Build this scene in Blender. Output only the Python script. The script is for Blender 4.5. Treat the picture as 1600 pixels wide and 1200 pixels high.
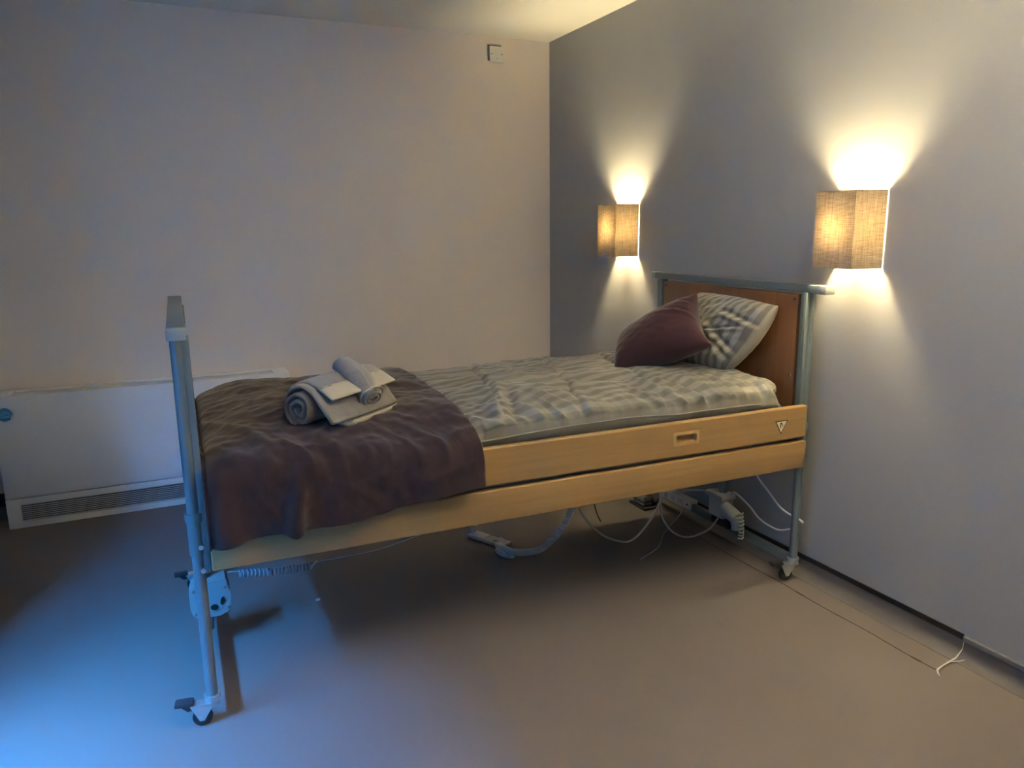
import bpy, bmesh, math, random
from mathutils import Vector, Matrix, Euler, noise
random.seed(7)
for o in list(bpy.data.objects): bpy.data.objects.remove(o)
scene = bpy.context.scene
COL = scene.collection
R_ = math.radians

# ------------------------------------------------------------------ camera
cam_d = bpy.data.cameras.new('camera')
cam_d.sensor_fit = 'HORIZONTAL'; cam_d.sensor_width = 36.0
cam_d.lens = 1187.0 / 1600.0 * 36.0
cam_d.clip_start = 0.05
cam = bpy.data.objects.new('camera', cam_d); COL.objects.link(cam)
cam.location = (-2.1865, -4.1865, 1.3526)
cam.rotation_euler = Euler((1.3672, 0.0128, -0.4326), 'XYZ')
scene.camera = cam

# ------------------------------------------------------------------ world / exposure
SKY = (0.045, 0.33, 1.0)
SKY_STRENGTH = 92.0
LAMP_GLOW = 180.0
FILL_GLOW = 640.0
FILL_COLOUR = (1.0, 0.86, 0.60)
LAMP_COLOUR = (1.0, 0.83, 0.47)
EXPOSURE = 2.08
world = bpy.data.worlds.new('dusk_sky'); scene.world = world
world.use_nodes = True
bg = world.node_tree.nodes['Background']
bg.inputs['Color'].default_value = (*SKY, 1); bg.inputs['Strength'].default_value = SKY_STRENGTH
vs = scene.view_settings
vs.view_transform = 'Standard'; vs.look = 'None'; vs.exposure = EXPOSURE; vs.gamma = 1.0
vs.use_curve_mapping = False

ROOM_L, ROOM_F, ROOM_H = -3.15, -6.0, 2.40
WIN = (-3.45, -2.15, 0.30, 2.28)       # y0, y1, z0, z1 of the window in the left wall
pl = bpy.data.lights.new('window_portal', 'AREA'); pl.shape = 'RECTANGLE'
pl.size = WIN[3] - WIN[2]; pl.size_y = WIN[1] - WIN[0]
pl.cycles.is_portal = True
plo = bpy.data.objects.new('window_portal', pl); COL.objects.link(plo)
plo.location = (ROOM_L - 0.30, (WIN[0] + WIN[1]) / 2, (WIN[2] + WIN[3]) / 2)
plo.rotation_euler = (0, -math.pi / 2, 0)

# ------------------------------------------------------------------ materials
def mat(name, col, rough=0.6, metal=0.0, spec=0.5, bump=None, var=None, sheen=0.0, coat=0.0):
    """col base; var=(scale, amount) mottles the colour; bump=(scale, strength, distance)"""
    m = bpy.data.materials.new(name); m.use_nodes = True
    nt = m.node_tree; b = nt.nodes['Principled BSDF']
    b.inputs['Base Color'].default_value = (*col, 1)
    b.inputs['Roughness'].default_value = rough
    b.inputs['Metallic'].default_value = metal
    b.inputs['Specular IOR Level'].default_value = spec
    if sheen:
        b.inputs['Sheen Weight'].default_value = sheen
        b.inputs['Sheen Roughness'].default_value = 0.45
    if coat: b.inputs['Coat Weight'].default_value = coat
    tc = nt.nodes.new('ShaderNodeTexCoord')
    if var:
        n = nt.nodes.new('ShaderNodeTexNoise'); n.inputs['Scale'].default_value = var[0]
        n.inputs['Detail'].default_value = 5
        nt.links.new(tc.outputs['Object'], n.inputs['Vector'])
        r = nt.nodes.new('ShaderNodeMix'); r.data_type = 'RGBA'
        a = var[1]
        r.inputs[6].default_value = (*[max(0, c * (1 - a)) for c in col], 1)
        r.inputs[7].default_value = (*[min(1, c * (1 + a)) for c in col], 1)
        nt.links.new(n.outputs['Fac'], r.inputs[0]); nt.links.new(r.outputs[2], b.inputs['Base Color'])
    if bump:
        n = nt.nodes.new('ShaderNodeTexNoise'); n.inputs['Scale'].default_value = bump[0]
        n.inputs['Detail'].default_value = 4
        nt.links.new(tc.outputs['Object'], n.inputs['Vector'])
        bp = nt.nodes.new('ShaderNodeBump'); bp.inputs['Strength'].default_value = bump[1]
        bp.inputs['Distance'].default_value = bump[2]
        nt.links.new(n.outputs['Fac'], bp.inputs['Height']); nt.links.new(bp.outputs['Normal'], b.inputs['Normal'])
    return m

def wood_mat(name, c1, c2, rough=0.38, axis_scale=(1.2, 26, 26)):
    m = mat(name, c1, rough); nt = m.node_tree; b = nt.nodes['Principled BSDF']
    tc = nt.nodes.new('ShaderNodeTexCoord'); mp = nt.nodes.new('ShaderNodeMapping')
    mp.inputs['Scale'].default_value = axis_scale
    n = nt.nodes.new('ShaderNodeTexNoise'); n.inputs['Scale'].default_value = 2.2; n.inputs['Detail'].default_value = 7
    n.inputs['Distortion'].default_value = 0.5
    cr = nt.nodes.new('ShaderNodeValToRGB')
    cr.color_ramp.elements[0].position = 0.3; cr.color_ramp.elements[0].color = (*c2, 1)
    cr.color_ramp.elements[1].position = 0.7; cr.color_ramp.elements[1].color = (*c1, 1)
    nt.links.new(tc.outputs['Object'], mp.inputs['Vector']); nt.links.new(mp.outputs[0], n.inputs['Vector'])
    nt.links.new(n.outputs['Fac'], cr.inputs[0]); nt.links.new(cr.outputs[0], b.inputs['Base Color'])
    return m

def stripe_mat(name, ca, cb, period, wav=0.0):
    """sateen: broad stripes along the U axis of the UVs (V in metres)"""
    m = mat(name, ca, 0.45, sheen=0.15); nt = m.node_tree; b = nt.nodes['Principled BSDF']
    uv = nt.nodes.new('ShaderNodeUVMap'); sp = nt.nodes.new('ShaderNodeSeparateXYZ')
    nt.links.new(uv.outputs[0], sp.inputs[0])
    mu = nt.nodes.new('ShaderNodeMath'); mu.operation = 'MULTIPLY'; mu.inputs[1].default_value = 2 * math.pi / period
    si = nt.nodes.new('ShaderNodeMath'); si.operation = 'SINE'
    mr = nt.nodes.new('ShaderNodeMapRange'); mr.inputs[1].default_value = -0.35; mr.inputs[2].default_value = 0.35
    nt.links.new(sp.outputs['Y'], mu.inputs[0]); nt.links.new(mu.outputs[0], si.inputs[0]); nt.links.new(si.outputs[0], mr.inputs[0])
    mx = nt.nodes.new('ShaderNodeMix'); mx.data_type = 'RGBA'
    mx.inputs[6].default_value = (*ca, 1); mx.inputs[7].default_value = (*cb, 1)
    nt.links.new(mr.outputs[0], mx.inputs[0]); nt.links.new(mx.outputs[2], b.inputs['Base Color'])
    rr = nt.nodes.new('ShaderNodeMapRange'); rr.inputs[3].default_value = 0.33; rr.inputs[4].default_value = 0.52
    nt.links.new(mr.outputs[0], rr.inputs[0]); nt.links.new(rr.outputs[0], b.inputs['Roughness'])
    tc = nt.nodes.new('ShaderNodeTexCoord')
    n = nt.nodes.new('ShaderNodeTexNoise'); n.inputs['Scale'].default_value = 55; n.inputs['Detail'].default_value = 3
    nt.links.new(tc.outputs['Object'], n.inputs['Vector'])
    bp = nt.nodes.new('ShaderNodeBump'); bp.inputs['Strength'].default_value = 0.25; bp.inputs['Distance'].default_value = 0.004
    nt.links.new(n.outputs['Fac'], bp.inputs['Height']); nt.links.new(bp.outputs['Normal'], b.inputs['Normal'])
    return m

def linen_shade_mat(name):
    m = bpy.data.materials.new(name); m.use_nodes = True; nt = m.node_tree
    for n in list(nt.nodes): nt.nodes.remove(n)
    out = nt.nodes.new('ShaderNodeOutputMaterial')
    tc = nt.nodes.new('ShaderNodeTexCoord')
    def threads(scale):
        mp = nt.nodes.new('ShaderNodeMapping'); mp.inputs['Scale'].default_value = scale
        n = nt.nodes.new('ShaderNodeTexNoise'); n.inputs['Scale'].default_value = 1; n.inputs['Detail'].default_value = 3
        nt.links.new(tc.outputs['Object'], mp.inputs['Vector']); nt.links.new(mp.outputs[0], n.inputs['Vector'])
        return n
    h = threads((25, 25, 520)); v = threads((420, 420, 14))
    ad = nt.nodes.new('ShaderNodeMath'); ad.operation = 'ADD'
    nt.links.new(h.outputs['Fac'], ad.inputs[0]); nt.links.new(v.outputs['Fac'], ad.inputs[1])
    cr = nt.nodes.new('ShaderNodeMapRange'); cr.inputs[1].default_value = 0.72; cr.inputs[2].default_value = 1.28
    nt.links.new(ad.outputs[0], cr.inputs[0])
    def mix(a, b):
        x = nt.nodes.new('ShaderNodeMix'); x.data_type = 'RGBA'
        x.inputs[6].default_value = (*a, 1); x.inputs[7].default_value = (*b, 1)
        nt.links.new(cr.outputs[0], x.inputs[0]); return x
    d = nt.nodes.new('ShaderNodeBsdfDiffuse'); t = nt.nodes.new('ShaderNodeBsdfTranslucent')
    nt.links.new(mix((0.30, 0.24, 0.18), (0.60, 0.52, 0.42)).outputs[2], d.inputs[0])
    nt.links.new(mix((0.10, 0.078, 0.048), (0.32, 0.265, 0.18)).outputs[2], t.inputs[0])
    ms = nt.nodes.new('ShaderNodeMixShader'); ms.inputs[0].default_value = SHADE_TRANS
    nt.links.new(d.outputs[0], ms.inputs[1]); nt.links.new(t.outputs[0], ms.inputs[2]); nt.links.new(ms.outputs[0], out.inputs[0])
    return m
SHADE_TRANS = 0.36

def emit_mat(name, col, s):
    m = bpy.data.materials.new(name); m.use_nodes = True; nt = m.node_tree
    b = nt.nodes['Principled BSDF']
    b.inputs['Emission Color'].default_value = (*col, 1); b.inputs['Emission Strength'].default_value = s
    b.inputs['Base Color'].default_value = (0.9, 0.88, 0.8, 1)
    return m

def glass_mat(name):
    m = bpy.data.materials.new(name); m.use_nodes = True; nt = m.node_tree
    for n in list(nt.nodes): nt.nodes.remove(n)
    out = nt.nodes.new('ShaderNodeOutputMaterial'); t = nt.nodes.new('ShaderNodeBsdfTransparent')
    g = nt.nodes.new('ShaderNodeBsdfGlossy'); g.inputs['Roughness'].default_value = 0.02
    ms = nt.nodes.new('ShaderNodeMixShader')
    ms.inputs[0].default_value = 0.05
    nt.links.new(t.outputs[0], ms.inputs[1]); nt.links.new(g.outputs[0], ms.inputs[2])
    nt.links.new(ms.outputs[0], out.inputs[0])
    return m

M = dict(
    floor=mat('floor_vinyl', (0.170, 0.145, 0.131), 0.52, spec=0.35, bump=(180, 0.06, 0.002), var=(2.2, 0.10)),
    wall_back=mat('wall_paint_light', (0.84, 0.745, 0.65), 0.85, spec=0.2, bump=(90, 0.05, 0.002), var=(1.1, 0.03)),
    wall_dark=mat('wall_paint_charcoal', (0.09, 0.088, 0.085), 0.85, spec=0.2, var=(1.1, 0.03)),
    wall_right=mat('wall_paint_grey', (0.36, 0.36, 0.355), 0.62, spec=0.3, bump=(70, 0.06, 0.002), var=(1.6, 0.05)),
    ceiling=mat('ceiling_paint', (0.90, 0.87, 0.78), 0.9, spec=0.1, var=(0.9, 0.03)),
    cove=mat('coved_vinyl', (0.135, 0.125, 0.12), 0.55, spec=0.35, var=(8, 0.08)),
    black=mat('black_gap', (0.008, 0.008, 0.009), 0.6),
    outside=mat('dark_blocker_outside', (0.012, 0.011, 0.010), 0.95, spec=0.1, var=(6, .2)),  # near-black for the added sky blockers outside
    captrim=mat('grey_capping', (0.16, 0.16, 0.165), 0.35),
    navy=mat('dark_skirting', (0.02, 0.025, 0.045), 0.5),
    groove=mat('seam_dark', (0.05, 0.035, 0.028), 0.8),
    fray=mat('frayed_edge', (0.72, 0.66, 0.58), 0.8),
    heater=mat('heater_enamel', (0.84, 0.82, 0.78), 0.38, var=(3, 0.02)),
    heater_dark=mat('heater_inside', (0.03, 0.032, 0.035), 0.7),
    heater_slat=mat('heater_slat', (0.58, 0.58, 0.57), 0.4),
    sticker_blue=mat('sticker_blue', (0.012, 0.13, 0.32), 0.35),
    sticker_line=mat('sticker_print', (0.16, 0.38, 0.58), 0.4),
    white=mat('white_plastic', (0.78, 0.76, 0.72), 0.35),
    white_gloss=mat('white_lamp_metal', (0.85, 0.83, 0.78), 0.3),
    beige=mat('beige_plastic', (0.56, 0.54, 0.48), 0.4),
    steel=mat('painted_steel', (0.135, 0.172, 0.182), 0.33, metal=0.1, spec=0.6, var=(12, 0.05)),
    steel_cap=mat('grey_end_cap', (0.26, 0.29, 0.285), 0.45),
    silver=mat('galvanised_steel', (0.62, 0.64, 0.64), 0.28, metal=0.85),
    rubber=mat('black_rubber', (0.015, 0.016, 0.018), 0.55),
    pedal=mat('pedal_plastic', (0.025, 0.03, 0.036), 0.4),
    beech=wood_mat('beech_laminate', (0.345, 0.21, 0.085), (0.295, 0.176, 0.068), 0.36),
    beech_edge=mat('beech_grip', (0.42, 0.27, 0.115), 0.3),
    board=wood_mat('head_panel_laminate', (0.20, 0.092, 0.042), (0.165, 0.074, 0.033), 0.38, (22, 22, 1.4)),
    sheet=mat('grey_sheet', (0.15, 0.145, 0.135), 0.6, sheen=0.1, bump=(30, 0.3, 0.006)),
    duvet=stripe_mat('sateen_stripe', (0.225, 0.216, 0.188), (0.145, 0.140, 0.122), 0.040),
    pillow=stripe_mat('sateen_stripe_pillow', (0.27, 0.258, 0.225), (0.14, 0.134, 0.116), 0.034),
    plum=mat('plum_velvet', (0.050, 0.020, 0.026), 0.8, spec=0.15, sheen=0.35, bump=(320, 0.2, 0.002), var=(14, 0.12)),
    throw=mat('plum_fleece', (0.032, 0.0185, 0.022), 0.85, spec=0.12, sheen=0.32, bump=(260, 0.35, 0.003), var=(9, 0.18)),
    throw_hem=mat('plum_fleece_hem', (0.085, 0.058, 0.066), 0.85, spec=0.12, sheen=0.32),
    towel=mat('grey_terry', (0.30, 0.275, 0.25), 0.95, spec=0.05, sheen=0.5, bump=(420, 0.9, 0.006), var=(160, 0.18)),
    towel_in=mat('grey_terry_inner', (0.22, 0.20, 0.175), 0.95, spec=0.05, sheen=0.4, bump=(420, 0.9, 0.006), var=(160, 0.18)),
    towel_band=mat('towel_band', (0.44, 0.405, 0.33), 0.7, sheen=0.3, bump=(700, 0.2, 0.002)),
    facecloth=mat('facecloth_terry', (0.32, 0.305, 0.295), 0.95, spec=0.05, sheen=0.5, bump=(420, 0.9, 0.006), var=(160, 0.18)),
    cable_grey=mat('grey_cable', (0.58, 0.58, 0.55), 0.5),
    cable_black=mat('black_cable', (0.03, 0.03, 0.032), 0.5),
    cable_blue=mat('slate_cable', (0.36, 0.39, 0.44), 0.5),
    yellow_sticker=mat('sticker_white', (0.70, 0.62, 0.48), 0.5),
    ink=mat('sticker_ink', (0.015, 0.012, 0.01), 0.6),
    shade=linen_shade_mat('linen_shade'),
    bulb=emit_mat('bulb_glow', LAMP_COLOUR, LAMP_GLOW),
    fill_glow=emit_mat('fill_lamp_glow', FILL_COLOUR, FILL_GLOW),  # glow of the added fill lamp
    glass=glass_mat('window_glass'),
    upvc=mat('window_frame_white', (0.8, 0.8, 0.8), 0.4),
)

# ------------------------------------------------------------------ mesh helpers
class MB:
    def __init__(s): s.bm = bmesh.new()
    def box(s, lo, hi, bev=0.0, seg=2, mtx=None):
        c = [(a + b) / 2 for a, b in zip(lo, hi)]; d = [abs(b - a) for a, b in zip(lo, hi)]
        r = bmesh.ops.create_cube(s.bm, size=1.0)
        vs_ = r['verts']
        for v in vs_: v.co = Vector((v.co.x * d[0] + c[0], v.co.y * d[1] + c[1], v.co.z * d[2] + c[2]))
        if bev > 0:
            es = list({e for v in vs_ for e in v.link_edges})
            rr = bmesh.ops.bevel(s.bm, geom=es, offset=bev, segments=seg, profile=0.5, affect='EDGES')
            vs_ = list({v for f in rr['faces'] for v in f.verts} | {v for v in vs_ if v.is_valid})
        if mtx is not None: bmesh.ops.transform(s.bm, matrix=mtx, verts=vs_)
        return s
    def cyl(s, p0, p1, r0, r1=None, seg=20, caps=True):
        return s.tube([p0, p1], [r0, r0 if r1 is None else r1], seg, caps)
    def tube(s, pts, r, seg=10, caps=True):
        pts = [Vector(p) for p in pts]; n = len(pts)
        rs = r if isinstance(r, (list, tuple)) else [r] * n
        t0 = (pts[1] - pts[0]).normalized()
        up = Vector((0, 0, 1)) if abs(t0.z) < 0.9 else Vector((1, 0, 0))
        nrm = (up - t0 * up.dot(t0)).normalized(); rings = []
        for i in range(n):
            if i == 0: t = t0
            elif i == n - 1: t = (pts[i] - pts[i - 1]).normalized()
            else: t = ((pts[i + 1] - pts[i]).normalized() + (pts[i] - pts[i - 1]).normalized()).normalized()
            nrm = (nrm - t * nrm.dot(t)).normalized(); b = t.cross(nrm)
            rings.append([s.bm.verts.new(pts[i] + (nrm * math.cos(2 * math.pi * k / seg) + b * math.sin(2 * math.pi * k / seg)) * rs[i]) for k in range(seg)])
        for i in range(n - 1):
            for k in range(seg):
                s.bm.faces.new((rings[i][k], rings[i][(k + 1) % seg], rings[i + 1][(k + 1) % seg], rings[i + 1][k]))
        if caps:
            s.bm.faces.new(list(reversed(rings[0]))); s.bm.faces.new(rings[-1])
        return s
    def lathe(s, prof, seg=40):
        rings = [[s.bm.verts.new((r * math.cos(2 * math.pi * k / seg), r * math.sin(2 * math.pi * k / seg), z)) for k in range(seg)] for r, z in prof]
        for a, b in zip(rings, rings[1:]):
            for k in range(seg): s.bm.faces.new((a[k], a[(k + 1) % seg], b[(k + 1) % seg], b[k]))
        return s
    def prism(s, poly, fn, d0, d1):
        """poly: 2-D outline, fn(a, b, d) -> point; extruded from d0 to d1"""
        A = [s.bm.verts.new(fn(a, b, d0)) for a, b in poly]; B = [s.bm.verts.new(fn(a, b, d1)) for a, b in poly]
        n = len(poly)
        for i in range(n): s.bm.faces.new((A[i], A[(i + 1) % n], B[(i + 1) % n], B[i]))
        s.bm.faces.new(list(reversed(A))); s.bm.faces.new(B)
        return s
    def build(s, name, m, parent=None, smooth=False, loc=None):
        bmesh.ops.recalc_face_normals(s.bm, faces=s.bm.faces[:])
        me = bpy.data.meshes.new(name); s.bm.to_mesh(me); s.bm.free()
        return link(name, me, m, parent, smooth, loc)

def link(name, me, m, parent=None, smooth=False, loc=None):
    if m is not None: me.materials.append(M[m] if isinstance(m, str) else m)
    if smooth: me.shade_smooth()
    if smooth == 'auto':
        me.set_sharp_from_angle(angle=R_(35))
    o = bpy.data.objects.new(name, me); COL.objects.link(o)
    if parent: o.parent = parent
    if loc: o.location = loc
    return o
def empty(name, loc=(0, 0, 0), rz=0.0):
    o = bpy.data.objects.new(name, None); COL.objects.link(o); o.location = loc; o.rotation_euler = (0, 0, rz)
    o.empty_display_size = 0.1
    return o
def tag(o, label, cat, group=None):
    o['label'] = label; o['category'] = cat
    if group: o['group'] = group
    return o
def struct(o, label=None):
    o['kind'] = 'structure'
    if label: o['label'] = label
    return o
def grid_mesh(name, P, uv=None, close=False):
    """P[i][j] points -> quad mesh with UVs"""
    ni, nj = len(P), len(P[0])
    verts = [tuple(P[i][j]) for i in range(ni) for j in range(nj)]
    faces = [(i * nj + j, (i + 1) * nj + j, (i + 1) * nj + j + 1, i * nj + j + 1) for i in range(ni - 1) for j in range(nj - 1)]
    me = bpy.data.meshes.new(name); me.from_pydata(verts, [], faces)
    if uv:
        l = me.uv_layers.new(name='UVMap')
        flat = [uv[i][j] for i in range(ni) for j in range(nj)]
        for lp in me.loops: l.data[lp.index].uv = flat[lp.vertex_index]
    me.update()
    return me
def catmull(pts, n):
    pts = [Vector(p) for p in pts]; P = [pts[0] * 2 - pts[1]] + pts + [pts[-1] * 2 - pts[-2]]; out = []
    m = len(pts) - 1
    for k in range(n + 1):
        t = k / n * m; i = min(int(t), m - 1); f = t - i
        a, b, c, d = P[i:i + 4]
        out.append(0.5 * ((2 * b) + (c - a) * f + (2 * a - 5 * b + 4 * c - d) * f * f + (3 * b - a - 3 * c + d) * f ** 3))
    return out
def nz(x, y, z=0.0): return noise.noise(Vector((x, y, z)))
def ridge(x, y, z=0.0): return 1.0 - 2.0 * abs(noise.noise(Vector((x, y, z))))
def sstep(a, b, x):
    t = max(0.0, min(1.0, (x - a) / (b - a))); return t * t * (3 - 2 * t)
def helix(path, turns, rad, per=10):
    base = catmull(path, turns * 4); out = []; n = turns * per
    for k in range(n + 1):
        f = k / n * (len(base) - 1); i = min(int(f), len(base) - 2); c = base[i].lerp(base[i + 1], f - i)
        t = (base[i + 1] - base[i]).normalized(); up = Vector((0, 0, 1)) if abs(t.z) < .9 else Vector((1, 0, 0))
        u = (up - t * up.dot(t)).normalized(); w = t.cross(u); a = 2 * math.pi * k / per
        out.append(c + (u * math.cos(a) + w * math.sin(a)) * rad)
    return out

# ------------------------------------------------------------------ the room
X0, Y0, H = ROOM_L, ROOM_F, ROOM_H
floor = struct(MB().box((X0 - .2, Y0 - .2, -.10), (.2, .2, 0)).build('floor', 'floor'), 'pinkish grey-beige vinyl floor')
struct(MB().box((X0 - .2, Y0 - .2, H), (.2, .2, H + .12)).build('ceiling', 'ceiling'), 'cream painted ceiling')
struct(MB().box((X0 - .2, 0, 0), (.2, .2, H)).build('wall_back', 'wall_back'), 'pale pinkish-beige painted wall behind the heater')
struct(MB().box((0, Y0 - .2, 0), (.2, 0, H)).build('wall_right', 'wall_right'), 'dark grey painted wall carrying the two lamps')
struct(MB().box((X0 - .2, Y0 - .2, 0), (.2, Y0, H)).build('wall_front', 'wall_right'))
wl = MB()
wl.box((X0 - .45, Y0, 0), (X0, WIN[0], H)); wl.box((X0 - .45, WIN[1], 0), (X0, 0, H))
wl.box((X0 - .45, WIN[0], 0), (X0, WIN[1], WIN[2])); wl.box((X0 - .45, WIN[0], WIN[3]), (X0, WIN[1], H))
struct(wl.build('wall_left', 'wall_dark'))
fr = MB(); xw = X0 - .42; y0, y1, z0, z1 = WIN
for a, b in (((xw, y0, z0), (xw + .06, y0 + .05, z1)), ((xw, y1 - .05, z0), (xw + .06, y1, z1)),
             ((xw, y0 + .05, z0), (xw + .06, y1 - .05, z0 + .05)), ((xw, y0 + .05, z1 - .05), (xw + .06, y1 - .05, z1)),
             ((xw, (y0 + y1) / 2 - .025, z0 + .05), (xw + .06, (y0 + y1) / 2 + .025, z1 - .05))):
    fr.box(a, b, .004)
win = struct(fr.build('window_1', 'upvc'))
for a, b in ((y0 + .05, (y0 + y1) / 2 - .025), ((y0 + y1) / 2 + .025, y1 - .05)):
    MB().box((xw + .027, a, z0 + .05), (xw + .033, b, z1 - .05)).build('pane', 'glass', win)

# unseen dark ground and wall, added outside the window to block the low sky
struct(MB().box((X0 - 4, Y0 - 3, -.3), (X0 - .2, 3, -.05)).build('blocker_ground_outside', 'outside'))
struct(MB().box((X0 - 2.15, Y0 - 3, -.05), (X0 - 1.9, 3, 3.75)).build('blocker_wall_outside', 'outside'))

# vinyl coved up the wall, open black joint above it, capping further along
def cove(name, axis, a0, a1, h=.066, r=.035, t=.004):
    prof = [(0.0, h)] + [(-t - r + r * math.cos(k / 8 * math.pi / 2), t + r - r * math.sin(k / 8 * math.pi / 2)) for k in range(9)]
    prof = [(0, 0.0005), (0, h), (-t, h)] + [(-t - r + r * math.cos(k / 8 * math.pi / 2), .0015 + r - r * math.sin(k / 8 * math.pi / 2)) for k in range(9)] + [(-t - r, 0.0005)]
    fn = (lambda a, b, d: Vector((a, d, b))) if axis == 'y' else (lambda a, b, d: Vector((d, a, b)))
    return struct(MB().prism(prof, fn, a0, a1).build(name, 'cove', smooth='auto'))
cove('baseboard_right', 'y', Y0, -.0)['label'] = 'grey vinyl flooring coved up the foot of the dark wall'
cove('baseboard_back', 'x', X0, -.06)['label'] = 'grey vinyl flooring coved up the foot of the pale wall'
struct(MB().box((-.006, -2.80, .066), (-.0005, -.0, .084)).build('trim_1', 'black'), 'open black joint above the coved vinyl')
struct(MB().box((-.011, Y0, .064), (-.0005, -2.803, .082), .003).build('trim_2', 'captrim'), 'grey capping strip above the coved vinyl')
struct(MB().box((X0, -.012, .066), (-2.94, -.0005, .13), .002).build('trim_3', 'navy'), 'dark skirting left of the heater')
# seam and torn corner in the vinyl
seam = MB()
sp = [(-.128, -1.55), (-.133, -1.9), (-.128, -2.15), (-.134, -2.35), (-.129, -2.55), (-.133, -2.70), (-.130, -2.812)]
P = catmull([(x, y, 0) for x, y in sp], 60)
for i in range(len(P) - 1):
    w = .0006 + .0006 * (1 + nz(i * .37, 2.2))
    if i in (24, 25, 52, 53, 54): w *= 2.6
    a, b = P[i], P[i + 1]
    seam.box((min(a.x, b.x) - w, b.y, .0002), (max(a.x, b.x) + w, a.y, .0012))
seam.build('vinyl_seam', 'groove', floor)
fr = MB()
fr.tube([(-.131, -2.812, .002), (-.10, -2.806, .004), (-.06, -2.800, .004), (-.032, -2.803, .012), (-.012, -2.806, .038), (-.0065, -2.805, .062)], [.0035, .0022, .0026, .0028, .0012, .0008], 6)
fr.tube([(-.06, -2.800, .004), (-.035, -2.818, .010), (-.024, -2.826, .016)], [.002, .0018, .0008], 6)
fr.tube([(-.131, -2.812, .002), (-.145, -2.826, .002), (-.15, -2.835, .0015)], [.003, .002, .001], 6)
fr.build('torn_edge', 'fray', floor)

# ------------------------------------------------------------------ heater
def make_heater():
    xl, xr, yf, h = -2.932, -1.617, -.175, .628
    t = tag(empty('fan_convector_heater', ((xl + xr) / 2, yf / 2, 0)), 'long low white heater casing standing against the pale wall', 'heater')
    ox, oy = -(xl + xr) / 2, -yf / 2
    def b(lo, hi, name, m, par=t, bev=.003):
        return MB().box((lo[0] + ox, lo[1] + oy, lo[2]), (hi[0] + ox, hi[1] + oy, hi[2]), bev).build(name, m, par, 'auto')
    b((xl, yf + .004, .145), (xr, -.145, h - .001), 'front_panel', 'heater')
    b((xl, -.165, .004), (xl + .02, -.004, h - .012), 'side_panel', 'heater')
    b((xr - .02, -.165, .004), (xr, -.004, h - .012), 'side_panel', 'heater')
    b((xl, -.145, h - .03), (xl + .075, -.003, h), 'top_end', 'heater')
    b((xr - .075, -.145, h - .03), (xr, -.003, h), 'top_end', 'heater')
    b((xl + .077, -.145, h - .045), (xr - .077, -.006, h - .012), 'top_grille', 'heater')
    b((xl + .077, -.022, h - .012), (xr - .077, -.003, h), 'top_lip', 'heater')
    b((xl + .02, -.06, .01), (xr - .02, -.02, h - .05), 'inside', 'heater_dark')
    # lower grille frame
    gx0, gx1, gz0, gz1 = xl + .056, xr - .056, .028, .112
    f = MB()
    for lo, hi in (((xl, yf + .004, 0), (gx0, yf + .02, .141)), ((gx1, yf + .004, 0), (xr, yf + .02, .141)),
                   ((gx0, yf + .004, 0), (gx1, yf + .02, gz0)), ((gx0, yf + .004, gz1), (gx1, yf + .02, .141))):
        f.box((lo[0] + ox, lo[1] + oy, lo[2]), (hi[0] + ox, hi[1] + oy, hi[2]))
    g = f.build('lower_grille', 'heater', t)
    b((gx0 - .01, yf + .035, .01), (gx1 + .01, yf + .04, .13), 'grille_backing', 'heater_dark', t, 0)
    n = 9
    for k in range(n):
        z = gz0 + (k + .5) / n * (gz1 - gz0)
        mt = Matrix.Translation((ox + (gx0 + gx1) / 2, oy + yf + .014, z)) @ Matrix.Rotation(R_(-28), 4, 'X')
        MB().box((-(gx1 - gx0) / 2, -.008, -.0014), ((gx1 - gx0) / 2, .008, .0014), mtx=mt).build('slat', 'heater_slat', g)
    # torn round sticker
    cx, cz, r = -2.885 + ox, .546, .0315
    poly = []
    for k in range(48):
        a = 2 * math.pi * k / 48; rr = r
        if -.75 < (a if a < math.pi else a - 2 * math.pi) < -.25: rr = r * (.80 + .10 * math.sin(k * 3.1))
        poly.append((cx + rr * math.cos(a), cz + rr * math.sin(a)))
    fn = lambda a, b_, d: Vector((a, d, b_))
    yb = yf + .004 + oy
    st = MB().prism(poly, fn, yb - .0008, yb + .0004).build('sticker', 'sticker_blue', t)
    st['label'] = 'torn round blue sticker with faint lines of print'
    ln = MB()
    for k, (z, w) in enumerate(((.018, .012), (.011, .019), (.005, .022), (-.001, .024), (-.008, .018), (-.014, .016))):
        hh = .0022 if k == 4 else .0012
        ln.box((cx - w, yb - .0014, cz + z - hh), (cx + w, yb - .0006, cz + z + hh))
    ln.build('print', 'sticker_line', st)
    ring = MB(); pts = [Vector((cx + (r - .0035) * math.cos(a / 40 * 2 * math.pi + .0), yb - .0007, cz + (r - .0035) * math.sin(a / 40 * 2 * math.pi))) for a in range(0, 34)]
    ring.tube(pts, .0006, 5); ring.build('print', 'sticker_line', st)
    return t
make_heater()

# ------------------------------------------------------------------ wall switch high on the pale wall
sw = tag(empty('fused_switch', (-.346, 0, 2.308)), 'small square white switch plate high on the pale wall near the ceiling', 'switch')
MB().box((-.046, -.010, -.036), (.036, -.0005, .048), .003).build('back_box', 'captrim', sw, 'auto')  # darkened to stand in for the shadow at the plate's edge
MB().box((-.039, -.019, -.045), (.045, -.011, .040), .004).build('face_plate', 'white', sw, 'auto')
MB().box((-.004, -.022, -.005), (.012, -.0185, .024), .002).build('rocker', 'white', sw, 'auto')
for x in (-.028, .034): MB().cyl((x, -.0205, -.002), (x, -.0185, -.002), .0036, seg=12).build('screw', 'captrim', sw)
MB().box((-.002, -.0205, -.026), (.010, -.0185, -.020), .0008).build('indicator', 'beige', sw)

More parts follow.
